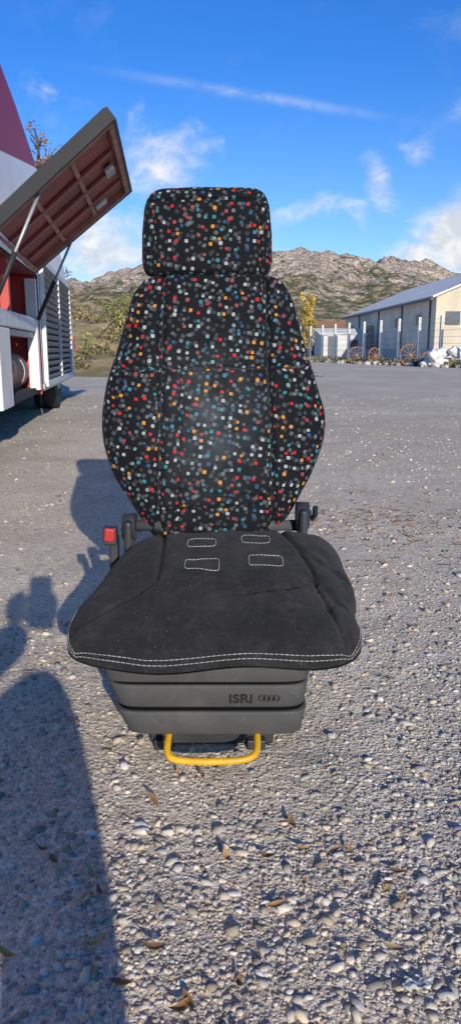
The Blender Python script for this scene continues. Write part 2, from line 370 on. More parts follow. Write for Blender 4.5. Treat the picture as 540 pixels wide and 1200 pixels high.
for x in (1.5,4.5): box('window',(x,-.03,2),(1,.1,1.1),glass,hs)
rub=pbr('tyre_rubber',(.02,.02,.02),rough=.8)
ob=empty('white_shed',(8.4,70,0),.1); obw=pbr('shed_wall',(.62,.60,.56),(.5,.48,.44),scale=1,rough=.9)
mk('walls',[(0,0,0),(4.2,0,0),(4.2,3,0),(0,3,0),(0,0,2.1),(4.2,0,2.1),(4.2,3,2.6),(0,3,2.6)],[(0,4,5,1),(1,5,6,2),(2,6,7,3),(3,7,4,0)],obw,ob)
box('roof',(2.1,1.5,2.42),(4.6,3.4,.08),roofm,ob,rot=(math.atan(.5/3),0,0)); box('door',(1.1,-.03,1.0),(.9,.06,1.9),dkm,ob); box('window',(3.0,-.03,1.3),(.9,.06,.6),glass,ob)
# ------------------------------------------------------------ fence + wheels
fx=lambda y:9.75-.275*(y-32)
conc=pbr('concrete',(.72,.67,.58),(.56,.52,.45),scale=3,rough=.9); wire=pbr('wire',(.45,.45,.45),rough=.6,metal=.2)
fe=empty('wire_fence')
for y in np.arange(24,58,1.9):
    x=fx(y); box('post',(x,y,1.1),(.13,.13,2.25),conc,fe,rot=(0,0,.27),bev=.01)
p0=(fx(24),24);p1=(fx(56),56)
for z in (.4,.7,1.0,1.3,1.6,1.9,2.1): cyl('wire',(p0[0],p0[1],z),(p1[0],p1[1],z),.007,.007,wire,fe,5)
vs=[];fs=[]
for i,y in enumerate(np.arange(24,56,.14)):
    for s_ in (1,-1):
        y2=y+s_*.9; b0=len(vs); x=fx(y);x2=fx(y2)
        vs+=[(x+.0,y,.35),(x,y+.008,.35),(x2,y2+.008,2.1),(x2,y2,2.1)]; fs.append((b0,b0+1,b0+2,b0+3))
mk('chain_mesh',vs,fs,wire,fe)
a_=math.atan2(p1[0]-p0[0],p1[1]-p0[1])
box('fence_base_wall',((p0[0]+p1[0])/2,(p0[1]+p1[1])/2,.16),(.2,math.hypot(p1[0]-p0[0],32),.36),conc,fe,rot=(0,0,-a_))
rust=pbr('rusty_iron',(.42,.17,.07),(.2,.09,.05),scale=6,rough=.85)
wood=pbr('old_wood',(.36,.20,.11),(.2,.12,.07),scale=9,rough=.9)
for i,(x,y,R) in enumerate(((8.45,35.4,.50),(7.5,39,.42),(6.9,41.1,.45),(9.0,34.2,.33))):
    wn=empty('wagon_wheel'+('' if i==0 else '.%03d'%i),(x,y,R*.97)); wn.rotation_euler=(math.radians(-10),0,[.2,.5,-.1,.3][i])
    pts=[(R*math.cos(a),0,R*math.sin(a)) for a in np.linspace(0,6.283,33)[:-1]]
    tube('rim',pts,.034,rust,wn,cyclic=True)
    cyl('hub',(0,-.1,0),(0,.1,0),.075,.065,wood,wn,12)
    for k_ in range(10):
        a=k_*.6283; cyl('spoke',(0,0,0),(R*math.cos(a),0,R*math.sin(a)),.022,.018,wood,wn,6)
pl=empty('white_sacks',(9.3,32.6,0)); sk=pbr('sack',(.75,.74,.72),(.6,.58,.55),scale=4,rough=.9,bump=.5,bscale=8,bd=.03)
for i in range(12):
    bm=bmesh.new(); bmesh.ops.create_icosphere(bm,subdivisions=3,radius=1)
    s=(random.uniform(.22,.40),random.uniform(.2,.3),random.uniform(.16,.28)); o=(random.uniform(-.6,.6),random.uniform(-.3,.3),random.uniform(.3,.75) if i>4 else .16)
    for v in bm.verts:
        f=1+.22*math.sin(v.co.x*5+i)*math.cos(v.co.z*4+i)+.08*math.sin(v.co.y*11+i*2); v.co=Vector((v.co.x*s[0]*f+o[0],v.co.y*s[1]*f+o[1],max(v.co.z*s[2]*f+o[2],0)))
    me=bpy.data.meshes.new('sack'); bm.to_mesh(me); bm.free(); me.materials.append(sk); me.polygons.foreach_set('use_smooth',[True]*len(me.polygons)); link(bpy.data.objects.new('sack',me),pl)
rb=[]
for i in range(60):
    y=random.uniform(31,47); rb.append(((fx(y)-random.uniform(.3,1.3),y,.05),(.12,.12,.1)))
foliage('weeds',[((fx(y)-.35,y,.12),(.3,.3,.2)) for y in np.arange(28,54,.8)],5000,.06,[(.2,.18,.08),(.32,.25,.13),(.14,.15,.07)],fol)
V=[];F=[];C=[]
for i,(c_,s_) in enumerate(rb):
    V.append(ico*np.array(s_)*rng.uniform(.6,1.7)*(1+rng.uniform(-.2,.2,(12,1)))+np.array(c_)); F.append(icf+12*i); C.append(np.tile(np.array([.36,.33,.3])*rng.uniform(.3,1.6),(12,1)))
bigmesh('rubble',np.concatenate(V),np.concatenate(F),attrmat('rubble',.9),col=np.concatenate(C))
orm=pbr('lamp_orange',(.75,.16,.04),rough=.5)

# ------------------------------------------------------------ bus
bus=empty('bus',(-.95,0,0),math.atan(.13))
m,t,b=newmat('bus_paint'); tc=t.new('ShaderNodeTexCoord').outputs['Object']; s3=t.new('ShaderNodeSeparateXYZ'); t.l.new(tc,s3.inputs[0])
bd=t.m('ADD',t.m('MULTIPLY',t.m('SUBTRACT',s3.outputs[1],5.9),.17),2.20); mm=t.ss(t.m('SUBTRACT',s3.outputs[2],bd),-.006,.006)
dirt=t.ss(t.noise(tc,3,5,.65),.4,.8,0,.3); low=t.ss(s3.outputs[2],.3,1.0,.35,0)
wc=t.mix(t.m('ADD',dirt,low,clamp=True),(.92,.87,.80),(.60,.53,.44))
t.set(b.inputs['Base Color'],t.mix(mm,wc,(.38,.02,.04))); b.inputs['Roughness'].default_value=.5; b.inputs['Specular IOR Level'].default_value=.22
busm=m
mar=pbr('maroon_panel',(.27,.045,.035),(.15,.035,.03),scale=2.5,rough=.6,bump=.2,bscale=20); redm=pbr('red_panel',(.60,.05,.04),(.42,.05,.04),scale=3,rough=.55); blk=pbr('black_cavity',(.02,.02,.02),rough=.9)
rubm=pbr('rubber_seal',(.02,.02,.022),rough=.6); greym=pbr('galv',(.42,.42,.43),(.3,.29,.28),rough=.45,metal=.5)
st_y=[1.5,3,4,4.9,5.6,6.4,7.2,7.9,8.6,9.3,10,10.6,11.1,11.7,12.2,12.6,13.0,13.25]
st_t=np.interp(st_y,[1.5,4,6.1,7.3,8.6,10,11.1,12.2,13,13.25],[3.5,3.4,3.14,3.02,2.82,2.50,2.18,1.75,1.1,.85])
st_x=np.interp(st_y,[1.5,11.7,12.6,13.25],[0,0,-.03,-.16])
vs=[];ring=[]
for y,tp,xo in zip(st_y,st_t,st_x):
    zl=[.33,.55,1.05,1.5 if tp>1.7 else tp*.75]; zs=tp-.25
    pr=[(xo,z if z<tp-.2 else .33+(tp-.5)*k/4) for k,z in enumerate(zl)]
    z4=max(zs,pr[-1][1]+.05); pr.append((xo-.01,z4)); 
    hh=tp-z4
    for a in (25,50,70,90): pr.append((xo-.01-.2*(1-math.cos(math.radians(a))),z4+hh*math.sin(math.radians(a))))
    pr+= [(-1.25,tp+.02),(-2.2,tp),(-2.5,z4),(-2.5,.33)]
    ring.append(len(vs)); npn=len(pr); vs+=[(x,y,z) for x,z in pr]
fs=[]
for i in range(len(st_y)-1):
    for j in range(npn-1):
        if 4.9<=st_y[i]<7.9 and j<3: continue
        a=ring[i]+j;b_=ring[i+1]+j; fs.append((a,b_,b_+1,a+1))
fs.append(tuple(ring[-1]+j for j in range(npn))); fs.append(tuple(ring[0]+j for j in range(npn-1,-1,-1)))
bo=mk('body_shell',vs,fs,busm,bus,smooth=True)
bm=bmesh.new(); bm.from_mesh(bo.data); bmesh.ops.recalc_face_normals(bm,faces=bm.faces[:]); bm.to_mesh(bo.data); bm.free()
md=bo.modifiers.new('e','EDGE_SPLIT'); md.split_angle=math.radians(35)
def quad(nm,pts,mat): return mk(nm,pts,[tuple(range(len(pts)))],mat,bus)
quad('compartment_back',[(-1.0,4.9,.3),(-1.0,7.9,.3),(-1.0,7.9,1.5),(-1.0,4.9,1.5)],redm)
quad('compartment_roof',[(-1.0,4.9,1.49),(-1.0,7.9,1.49),(-.01,7.9,1.49),(-.01,4.9,1.49)],mar)
quad('compartment_end',[(-1.0,7.89,.3),(-.01,7.89,.3),(-.01,7.89,1.49),(-1.0,7.89,1.49)],redm)
quad('compartment_end_near',[(-1.0,4.91,.3),(-.01,4.91,.3),(-.01,4.91,1.49),(-1.0,4.91,1.49)],mar)
box('chassis_rail',(-.5,6.4,.34),(.9,3.0,.06),blk,bus)
box('beam_white',(-.08,6.4,1.0),(.12,2.98,.13),whitem,bus,bev=.01); box('beam_edge',(-.10,6.4,.90),(.1,2.98,.05),greym,bus)
box('red_bulkhead',(-.30,7.35,1.24),(.05,.9,.46),redm,bus); box('red_post',(-.06,6.2,1.25),(.07,.08,.42),redm,bus); box('post_lower',(-.06,7.8,.9),(.1,.12,1.1),whitem,bus)
cyl('air_tank',(-.28,5.9,.55),(-.28,7.6,.55),.18,.18,pbr('tank_brown',(.36,.16,.10),(.2,.10,.07),scale=4,rough=.7),bus,24)
for y in (6.3,7.3): cyl('tank_strap',(-.28,y,.55),(-.28,y+.05,.55),.186,.186,greym,bus,24)
box('lower_panel',(-.02,5.65,.62),(.05,.5,.6),busm,bus,bev=.01); box('battery_box',(-.6,6.9,.75),(.3,.5,.25),blk,bus,bev=.01)
for k_ in range(4): tube('hose',[(-.3-.1*k_,7.7,.8),(-.4,7.1+.1*k_,.76),(-.5,6.5,.85-.03*k_),(-.6,6.1,.8)],.018,blk,bus,smoothc=True)
box('grille_backing',(.004,9.75,1.03),(.012,3.3,1.2),blk,bus)
for y in (8.08,9.75,11.42): box('grille_stile',(.02,y,1.03),(.045,.06,1.26),whitem,bus)
for z in (.40,1.66): box('grille_rail',(.02,9.75,z),(.045,3.4,.06),whitem,bus)
lv=pbr('louvre',(.22,.22,.22),(.15,.15,.15),rough=.5)
for k_ in range(17): box('louvre_slat',(.026,9.75,.465+k_*.071),(.008,3.26,.05),lv,bus,rot=(0,math.radians(35),0))
for y in (8.0,11.6): box('panel_gap',(.002,y,1.3),(.006,.012,1.9 if y<9 else 1.3),blk,bus)
box('trim_strip',(.008,10.0,.38) ,(.02,4.2,.05),greym,bus)
box('marker_lamp',(.012,12.0,.95),(.02,.12,.06),orm,bus); box('tail_lamp',(-.05,12.75,.85),(.06,.10,.25),pbr('red_lamp',(.5,.02,.02),rough=.2),bus)
for y in (3.3,9.9):
    cyl('wheel',(-.32,y,.47),(-.04,y,.47),.47,.47,rub,bus,32); cyl('hub',(-.05,y,.47),(-.02,y,.47),.24,.2,greym,bus,24)
box('underbody',(-1.3,8.5,.42),(2.2,8,.2),blk,bus)
ft=empty('luggage_hatch'); ft.parent=bus
bpy.context.view_layer.update()
ft.matrix_parent_inverse=bus.matrix_world.inverted()
hn,hf=Vector((-1.70,5.45,1.56)),Vector((-1.95,7.6,1.52)); on,of=Vector((-.80,5.35,2.27)),Vector((-.97,7.45,2.24))
nrm=((hf-hn).cross(on-hn)).normalized()
if nrm.z<0: nrm=-nrm
def fp(u,v,h):
    a=hn.lerp(hf,u); b_=on.lerp(of,u); return a.lerp(b_,v)+nrm*h
def slab(nm,u0,u1,v0,v1,h0,h1,mat):
    vs=[fp(u,v,h) for h in (h0,h1) for u,v in ((u0,v0),(u1,v0),(u1,v1),(u0,v1))]
    return mk(nm,vs,[(3,2,1,0),(4,5,6,7),(0,1,5,4),(1,2,6,5),(2,3,7,6),(3,0,4,7)],mat,ft)
slab('outer_skin',0,1,0,1,.05,.07,pbr('hatch_outer',(.6,.6,.6),rough=.35))
slab('inner_lining',.03,.97,.04,.96,.02,.048,mar)
frr=pbr('frame_rust',(.38,.17,.13),(.22,.10,.08),scale=6,rough=.6)
for nm,a in (('edge_near',(0,.03,0,1)),('edge_far',(.97,1,0,1)),('edge_free',(.03,.97,.965,1)),('edge_hinge',(.03,.97,0,.04))): slab(nm,*a,-.03,.049,frr)
for v in (.34,.66): slab('rib',.04,.96,v,v+.03,.0,.019,frr)
rr_=pbr('rib_red',(.28,.06,.05),rough=.5)
for u in (.3,.52,.75): slab('stiffener',u,u+.025,.05,.95,-.005,.0185,rr_)
slab('seal_free',-.012,1.012,1.001,1.02,-.035,.06,rubm); slab('seal_near',-.022,-.001,0,1,-.035,.06,rubm); slab('seal_far',1.001,1.015,0,1,-.035,.06,rubm)
slab('latch',.44,.56,.86,.93,-.02,.0,greym); slab('lamp',.8,.88,.70,.80,-.02,.0,greym)
def strut(nm,p,q): cyl(nm,p,q,.012,.012,greym,ft,10); cyl(nm+'_body',p,Vector(p).lerp(Vector(q),.5),.02,.02,rubm,ft,12)
strut('gas_strut',(-1.93,7.62,1.05),tuple(fp(.985,.4,-.03))); strut('gas_strut_near',(-1.72,5.5,1.05),tuple(fp(.02,.4,-.03)))

# ------------------------------------------------------------ SEAT
seat=empty('bus_driver_seat',(0,0,0))
def loft(name,rows,n,mat,parent,deform=None,cap=True):
    rows=np.array(rows,float); nr=len(rows)
    th=-math.pi/2+np.linspace(0,2*math.pi,n+1)
    V=np.zeros((nr,n+1,3))
    for i,(z,cx,cy,hx_,hy_,e) in enumerate(rows):
        c_,s_=np.cos(th),np.sin(th)
        V[i,:,0]=cx+hx_*np.sign(c_)*np.abs(c_)**(2/e); V[i,:,1]=cy+hy_*np.sign(s_)*np.abs(s_)**(2/e); V[i,:,2]=z
    if deform is not None: V=deform(V)
    d=np.linalg.norm(np.diff(V,axis=1),axis=2); U=np.concatenate([np.zeros((nr,1)),np.cumsum(d,1)],1)
    dz=np.linalg.norm(np.diff(V[:,0,:],axis=0),axis=1); Vv=np.concatenate([[0],np.cumsum(dz)])
    vs=V[:,:n].reshape(-1,3); fs=[];uv=[]
    for i in range(nr-1):
        for j in range(n):
            j2=(j+1)%n; fs.append((i*n+j,i*n+j2,(i+1)*n+j2,(i+1)*n+j))
            u0=U[i,j];u1=U[i,j+1];u2=U[i+1,j+1];u3=U[i+1,j]
            if j>=n/2: u0-=U[i,-1];u1-=U[i,-1];u2-=U[i+1,-1];u3-=U[i+1,-1]
            uv+=[(u0,Vv[i]),(u1,Vv[i]),(u2,Vv[i+1]),(u3,Vv[i+1])]
    if cap:
        fs.append(tuple(range(n-1,-1,-1))); fs.append(tuple((nr-1)*n+j for j in range(n)))
        uv+=[(vs[j][0],vs[j][1]) for j in range(n-1,-1,-1)]; uv+=[(vs[(nr-1)*n+j][0],vs[(nr-1)*n+j][1]) for j in range(n)]
    o=mk(name,vs,fs,mat,parent,smooth=True)
    ul=o.data.uv_layers.new(name='UVMap'); ul.data.foreach_set('uv',np.array(uv,dtype=np.float32).ravel())
    return o,vs,[f for f in fs if len(f)==4]
m,t,b=newmat('dotted_fabric'); uvn=t.new('ShaderNodeTexCoord').outputs['UV']; oc=t.new('ShaderNodeTexCoord').outputs['Object']
def dots(scale,off,rnd,r0,r1,keep,rot=.12,ex=3.4):
    mp=t.new('ShaderNodeMapping'); mp.inputs['Scale'].default_value=(scale,scale,1); mp.inputs['Location'].default_value=(off,off*1.7,0); mp.inputs['Rotation'].default_value=(0,0,rot); t.l.new(uvn,mp.inputs[0])
    v=t.new('ShaderNodeTexVoronoi',voronoi_dimensions='2D',distance='MINKOWSKI'); v.inputs['Scale'].default_value=1; v.inputs['Randomness'].default_value=rnd; v.inputs['Exponent'].default_value=ex; t.l.new(mp.outputs[0],v.inputs['Vector'])
    sp=t.new('ShaderNodeSeparateColor'); t.l.new(v.outputs['Color'],sp.inputs[0])
    rad=t.m('ADD',t.m('MULTIPLY',sp.outputs[1],r1-r0),r0)
    mk_=t.ss(t.m('SUBTRACT',rad,v.outputs['Distance']),-.02,.03)
    mk_=t.m('MULTIPLY',mk_,t.m('LESS_THAN',sp.outputs[2],keep))
    return mk_,sp.outputs[0]
def ramp(f,stops):
    r_=t.new('ShaderNodeValToRGB'); r_.color_ramp.interpolation='CONSTANT'; t.l.new(f,r_.inputs[0]); e=r_.color_ramp.elements
    e[0].position=0; e[0].color=(*stops[0][1],1); e[1].position=stops[1][0]; e[1].color=(*stops[1][1],1)
    for p_,c_ in stops[2:]: x=e.new(p_); x.color=(*c_,1)
    return r_.outputs[0]
wv=t.noise(uvn,900,2); fz=t.noise(uvn,260,4,.7)
basec=t.mix(t.ss(fz,.3,.7),(.002,.0025,.003),(.007,.008,.010))
m1,s1=dots(62,3.3,.70,.20,.31,.80,.5,6); c1=ramp(s1,[(0,(.060,.062,.064)),(.45,(.036,.038,.040)),(.78,(.10,.103,.103))])
chk=t.new('ShaderNodeTexChecker'); chk.inputs['Scale'].default_value=420; t.l.new(uvn,chk.inputs[0])
c1=t.mix(t.m('MULTIPLY',chk.outputs['Fac'],.5),c1,(.010,.010,.010))
m2,s2=dots(53,9.1,.58,.175,.235,.72,.12,4.5)
c2=ramp(s2,[(0,(.42,.016,.018)),(.15,(.50,.19,.022)),(.29,(.03,.16,.19)),(.41,(.30,.31,.29)),(.62,(.11,.115,.12)),(.79,(.018,.07,.14)),(.86,(.15,.24,.22)),(.93,(.24,.05,.045))])
c=t.mix(m1,basec,c1); c=t.mix(m2,c,c2)
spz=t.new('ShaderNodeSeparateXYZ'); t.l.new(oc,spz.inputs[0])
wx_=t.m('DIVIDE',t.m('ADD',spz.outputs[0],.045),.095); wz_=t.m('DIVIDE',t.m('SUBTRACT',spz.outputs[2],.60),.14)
glare=t.m('EXPONENT',t.m('MULTIPLY',t.m('ADD',t.m('MULTIPLY',wx_,wx_),t.m('MULTIPLY',wz_,wz_)),-1))
glare=t.m('MULTIPLY',glare,t.ss(t.noise(oc,16,4,.6),.3,.7,.25,1))
c=t.mix(t.m('MULTIPLY',glare,.15),c,(.30,.35,.36))  # sun glare on the backrest centre, painted as a pale grey-blue patch
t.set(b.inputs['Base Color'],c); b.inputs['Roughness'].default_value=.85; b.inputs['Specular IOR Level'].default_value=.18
b.inputs['Sheen Weight'].default_value=.05; b.inputs['Sheen Roughness'].default_value=.4
t.set(b.inputs['Normal'],t.bump(t.m('ADD',t.m('MULTIPLY',wv,.6),t.m('ADD',fz,t.m('MULTIPLY',m2,.3))),.35,.0015))
fab=m
zz=np.array([.335,.386,.483,.556,.611,.684,.7776,.881,.905,.924]); xl=np.array([-.165,-.200,-.264,-.284,-.287,-.278,-.249,-.221,-.207,-.180]); xr=np.array([.09,.125,.179,.206,.211,.190,.163,.135,.123,.100])
from_=np.array([1.575,1.58,1.60,1.62,1.635,1.66,1.69,1.72,1.727,1.735])
def crv(z,a): return sum(np.interp(z+dz,zz,a) for dz in (-.02,-.01,0,.01,.02))/5
rows=[]
for z in np.concatenate([[.335,.337,.341],np.linspace(.346,.915,150),[.919,.9225,.925,.927]]):
    L_,R_,Fy=crv(z,xl),crv(z,xr),crv(z,from_); hy=np.interp(z,[.335,.36,.5,.8,.925],[.05,.062,.07,.062,.045])
    k=min(1,max(0,(z-.335)/.012))**.5*min(1,max(0,(.929-z)/.014))**.5; k=.72+.28*k if z<.36 or z>.9 else 1
    rows.append((z,(L_+R_)/2,Fy+hy,(R_-L_)/2*1.035*k,hy*k,2.7))
def line(x,x0,w): return np.exp(-((x-x0)/w)**2)
sLf=lambda z:-.158+.02*(z-.6); sRf=lambda z:.088-.03*(z-.6)
def dback(V):
    x,y,z=V[...,0],V[...,1],V[...,2]; cy=y.mean(axis=1,keepdims=True); front=np.clip((cy-y)/.03,0,1)
    d=np.zeros_like(x); sL=sLf(z); sR=sRf(z)
    inn=1/(1+np.exp(-(x-sL)/.012))*1/(1+np.exp((x-sR)/.012)); d+=inn*.020*np.clip((.86-z)/.1,0,1)
    d+=.014*line(x,sL,.0065)+.014*line(x,sR,.0065)
    pan=(x>-.118)&(x<sR); d+=.010*line(z,.7175,.0055)*pan
    d+=.009*line(x,-.118,.0055)*(z<.7175)*(z>.39)
    d+=.006*line(z,.885,.005)
    d-=.018*np.exp(-((z-.50)/.10)**2)*inn
    d+=(fbm(x*11,z*9,4,51)-.5)*.018+(fbm(x*30,z*22,3,53)-.5)*.008
    d+=.010*line(z,.410+.05*(x+.04),.008)*inn+.006*line(z,.445-.08*(x+.04),.007)*inn
    V=V.copy(); V[...,1]=y+d*front
    return V
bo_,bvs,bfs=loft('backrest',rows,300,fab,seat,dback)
bvb=BVHTree.FromPolygons([tuple(v) for v in bvs],bfs)
pip=pbr('seam_thread',(.060,.062,.064),(.025,.025,.025),scale=60,rough=.95,spec=.1)
def seam_tube(nm,pts,r=.0008):
    o=[]
    for x,z in pts:
        h=bvb.ray_cast(Vector((x,1,z)),Vector((0,1,0)))
        if h[0]: o.append(h[0]+Vector((0,-.0001,0)))
    if len(o)>2: tube(nm,o,r,pip,seat)
seam_tube('bolster_seam_left',[(sLf(z),z) for z in np.linspace(.40,.915,110)])
seam_tube('bolster_seam_right',[(sRf(z),z) for z in np.linspace(.40,.915,110)])
seam_tube('panel_seam_top',[(x,.7175) for x in np.linspace(-.118,.084,50)])
# headrest
rows=[]
for z in np.concatenate([[.925,.926,.928],np.linspace(.932,1.07,50),np.linspace(1.073,1.119,34),[1.1195,1.1200]]):
    q=min(1,(z-.9235)/.018); k=(1-(1-q)**2)**.5 if q<1 else 1
    q2=min(1,(1.1203-z)/.052); k2=(1-(1-q2)**2.3)**(1/2.3) if q2<1 else 1
    kk=k*.12+.88 if q<1 else 1; kx=k2*.30+.70; ky=k2*.75+.25
    hw=np.interp(z,[.925,.96,1.02,1.10],[.144,.150,.149,.141])
    rows.append((z,-.054,1.785+(z-.93)*.12,hw*kk*kx,.056*(.6+.4*k)*ky,2.9))
def dhead(V):
    x,y,z=V[...,0],V[...,1],V[...,2]; cy=y.mean(axis=1,keepdims=True); front=np.clip((cy-y)/.03,0,1)
    d=.008*line(x,-.054-.120,.005)+.008*line(x,-.054+.120,.005)+.008*line(z,1.088,.005)+(fbm(x*14,z*14,4,61)-.5)*.014
    V=V.copy(); V[...,1]=y+d*front; V[...,2]+= (fbm(x*8,z*0,3,66)-.5)*.010*(z>1.05)
    return V
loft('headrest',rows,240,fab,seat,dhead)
plas=pbr('black_plastic',(.022,.022,.024),(.035,.035,.036),scale=12,rough=.5,bump=.15,bscale=300,bd=.001)
for x in (-.12,.01): cyl('headrest_post',(x,1.80,.86),(x,1.80,.95),.008,.008,greym,seat,12)
# cushion
nu,nv=300,270
au=np.linspace(-1,1,nu); av=np.linspace(-1,1,nv); f_=lambda a:np.sign(a)*(1-(1-np.abs(a))**1.9)
UU,VV=np.meshgrid(f_(au),f_(av))
def plan(U,V_):
    cx=np.interp(V_,[-1,1],[-.038,.010]); hw=np.interp(V_,[-1,-.6,0,.6,1],[.262,.262,.255,.243,.226])
    cr=np.where(U<0,.15,.08)*(V_<0)+.085*(V_>=0)
    x=cx+hw*U*(1-cr*np.abs(V_)**7); y=1.356+.228*V_*(1-np.where(V_<0,np.where(U<0,.16,.11),.10)*np.abs(U)**5)+.010*U*np.clip(-V_,0,1)
    x=x+.035*(U<0)*np.clip(V_,0,1)**2*(-U)
    x=x+.004*np.sin(V_*7+1)*np.abs(U)**3; y=y+.003*np.sin(U*6)*np.abs(V_)**3
    return x,y
CX,CY=plan(UU,VV)
def seamd(x,y,pts):
    d=np.full(x.shape,9.)
    for (x0,y0),(x1,y1) in zip(pts[:-1],pts[1:]):
        dx,dy=x1-x0,y1-y0; tt=np.clip(((x-x0)*dx+(y-y0)*dy)/(dx*dx+dy*dy),0,1); d=np.minimum(d,np.hypot(x-x0-tt*dx,y-y0-tt*dy))
    return d
seams=[[(-.145,1.56),(-.139,1.46),(-.137,1.35),(-.14,1.30),(-.18,1.25),(-.245,1.205),(-.3,1.19)],
       [(.10,1.57),(.115,1.50),(.139,1.434),(.155,1.36),(.159,1.30),(.18,1.22),(.20,1.15)],
       [(.139,1.434),(.18,1.39),(.24,1.36)],
       [(-.14,1.30),(-.06,1.285),(.05,1.28),(.159,1.30)]]
top=.25*CY+.008
top+=.012*(1-(UU)**2)*(1-VV**2) 
top+=(fbm(CX*9,CY*9,4,71)-.5)*.016+(fbm(CX*30,CY*24,3,72)-.5)*.004
for (pts,dp,wd) in (([(.02,1.312),(.08,1.334),(.145,1.325)],.008,.009),([(.03,1.272),(.1,1.285),(.16,1.32)],.008,.010),([(-.2,1.33),(-.15,1.32)],.005,.008),([(-.25,1.29),(-.18,1.30)],.004,.010),([(.17,1.3),(.22,1.25)],.008,.01),([(.10,1.22),(.17,1.24),(.21,1.3)],.007,.011),([(-.10,1.24),(0,1.225),(.08,1.235)],.005,.015),([(-.10,1.33),(-.03,1.32)],.004,.010),([(.19,1.42),(.22,1.33),(.225,1.25)],.006,.012)):
    top-=dp*np.exp(-(seamd(CX,CY,pts)/wd)**2)
for s_ in seams: top-=.010*np.exp(-(seamd(CX,CY,s_)/.0050)**2)
inner=1/(1+np.exp(-(CX+.14)/.02))*1/(1+np.exp((CX-.15)/.02))*1/(1+np.exp(-(CY-1.29)/.02)); top-=.008*inner
edge=(np.clip(1-np.abs(UU)**6,0,1)*np.clip(1-np.abs(VV)**5,0,1))**.40
bot=.243+np.clip(CY-1.14,0,1)*.10+.004*np.sin(CX*22+1)
ZT=bot+(top-bot)*edge
V1=np.stack([CX,CY,ZT],2).reshape(-1,3)
ZB=bot-.002-.008*edge; V2=np.stack([CX,CY,ZB],2).reshape(-1,3)
ii=(np.arange(nv-1)[:,None]*nu+np.arange(nu-1)[None,:]).ravel(); F1=np.stack([ii,ii+1,ii+1+nu,ii+nu],1); F2=F1[:,::-1]+nu*nv
m,t,b=newmat('charcoal_fabric'); oc=t.new('ShaderNodeTexCoord').outputs['Object']
dust=t.ss(t.noise(oc,9,8,.72,.6),.40,.75); smear=t.ss(t.noise(oc,42,4,.7,1.0),.50,.72); wvv=t.new('ShaderNodeTexWave'); wvv.inputs['Scale'].default_value=190; wvv.inputs['Distortion'].default_value=.6; t.l.new(oc,wvv.inputs[0]); wvv.bands_direction='DIAGONAL'
fn=t.noise(oc,700,3,.7)
c=t.mix(t.ss(fn,.3,.7),(.009,.0088,.0088),(.027,.0262,.026)); c=t.mix(t.m('MULTIPLY',dust,.20),c,(.13,.118,.108)); c=t.mix(t.m('MULTIPLY',smear,.07),c,(.20,.18,.16))
sp_=t.ss(t.noise(oc,190,2,.5),.70,.76,0,.40); c=t.mix(sp_,c,(.28,.25,.21))
t.set(b.inputs['Base Color'],c); b.inputs['Roughness'].default_value=.9; b.inputs['Specular IOR Level'].default_value=.12; b.inputs['Sheen Weight'].default_value=.04
t.set(b.inputs['Normal'],t.bump(t.m('ADD',t.m('MULTIPLY',wvv.outputs['Fac'],.5),fn),.6,.0012))
cf=m
cu_=bigmesh('seat_cushion',np.concatenate([V1,V2]),np.concatenate([F1,F2]),cf,seat,smooth=True)
bvh=BVHTree.FromPolygons([tuple(v) for v in V1],[tuple(int(q) for q in f) for f in F1])
def drape(x,y):
    h=bvh.ray_cast(Vector((x,y,1)),Vector((0,0,-1)))
    return h[0] if h[0] else None
stv=[];stf=[]
def stitch(P_,Q_,r=.0009):
    d=(Q_-P_); 
    if d.length<1e-5: return
    q=d.to_track_quat('Z','Y'); b0=len(stv); n=6; L=d.length
    for z,rr in ((0,.4),(.15,1),(.85,1),(1,.4)):
        for i in range(n): a=6.283*i/n; stv.append(P_+q@Vector((r*rr*math.cos(a),r*rr*math.sin(a),z*L)))
    for k in range(3):
        for i in range(n): stf.append((b0+k*n+i,b0+k*n+(i+1)%n,b0+(k+1)*n+(i+1)%n,b0+(k+1)*n+i))
def stitches(pts,L=.0055,gap=.0014,r=.0009):
    acc=[0]
    for a,b_ in zip(pts[:-1],pts[1:]): acc.append(acc[-1]+(b_-a).length)
    def at(s):
        k=min(max(int(np.searchsorted(acc,s))-1,0),len(pts)-2); dd=acc[k+1]-acc[k]; return pts[k].lerp(pts[k+1],(s-acc[k])/dd if dd>0 else 0)
    s=0
    while s+L<acc[-1]: stitch(at(s),at(s+L),r); s+=L+gap
def rrect(cx,cy,w,h,rc=.006):
    out=[]
    for k,(sx_,sy_) in enumerate(((1,1),(-1,1),(-1,-1),(1,-1))):
        for a in np.linspace(k*90,k*90+90,6): out.append((cx+sx_*(w/2-rc)+rc*math.cos(math.radians(a)),cy+sy_*(h/2-rc)+rc*math.sin(math.radians(a))))
    out.append(out[0]); d=[]
    for (a,b_),(c_,e_) in zip(out[:-1],out[1:]):
        n=max(1,int(math.hypot(c_-a,e_-b_)/.004))
        for i in range(n): d.append((a+(c_-a)*i/n,b_+(e_-b_)*i/n))
    d.append(out[0]); return d
for (x,y,w_,h_) in ((-.059,1.460,.058,.034),(.052,1.474,.058,.034),(-.055,1.364,.066,.046),(.069,1.380,.066,.042)):
    pts=[drape(*p_) for p_ in rrect(x,y,w_,h_)]; stitches([p_+Vector((0,0,.0006)) for p_ in pts if p_],L=.0075,gap=.0008,r=.0008)
def gridpt(u,v):
    a=np.interp(u,f_(au),np.arange(nu)); b_=np.interp(v,f_(av),np.arange(nv)); a0=min(int(a),nu-2); b0=min(int(b_),nv-2); fa=a-a0; fb=b_-b0
    g=lambda i,j:V1[j*nu+i]
    return Vector((g(a0,b0)*(1-fa)+g(a0+1,b0)*fa)*(1-fb)+(g(a0,b0+1)*(1-fa)+g(a0+1,b0+1)*fa)*fb)
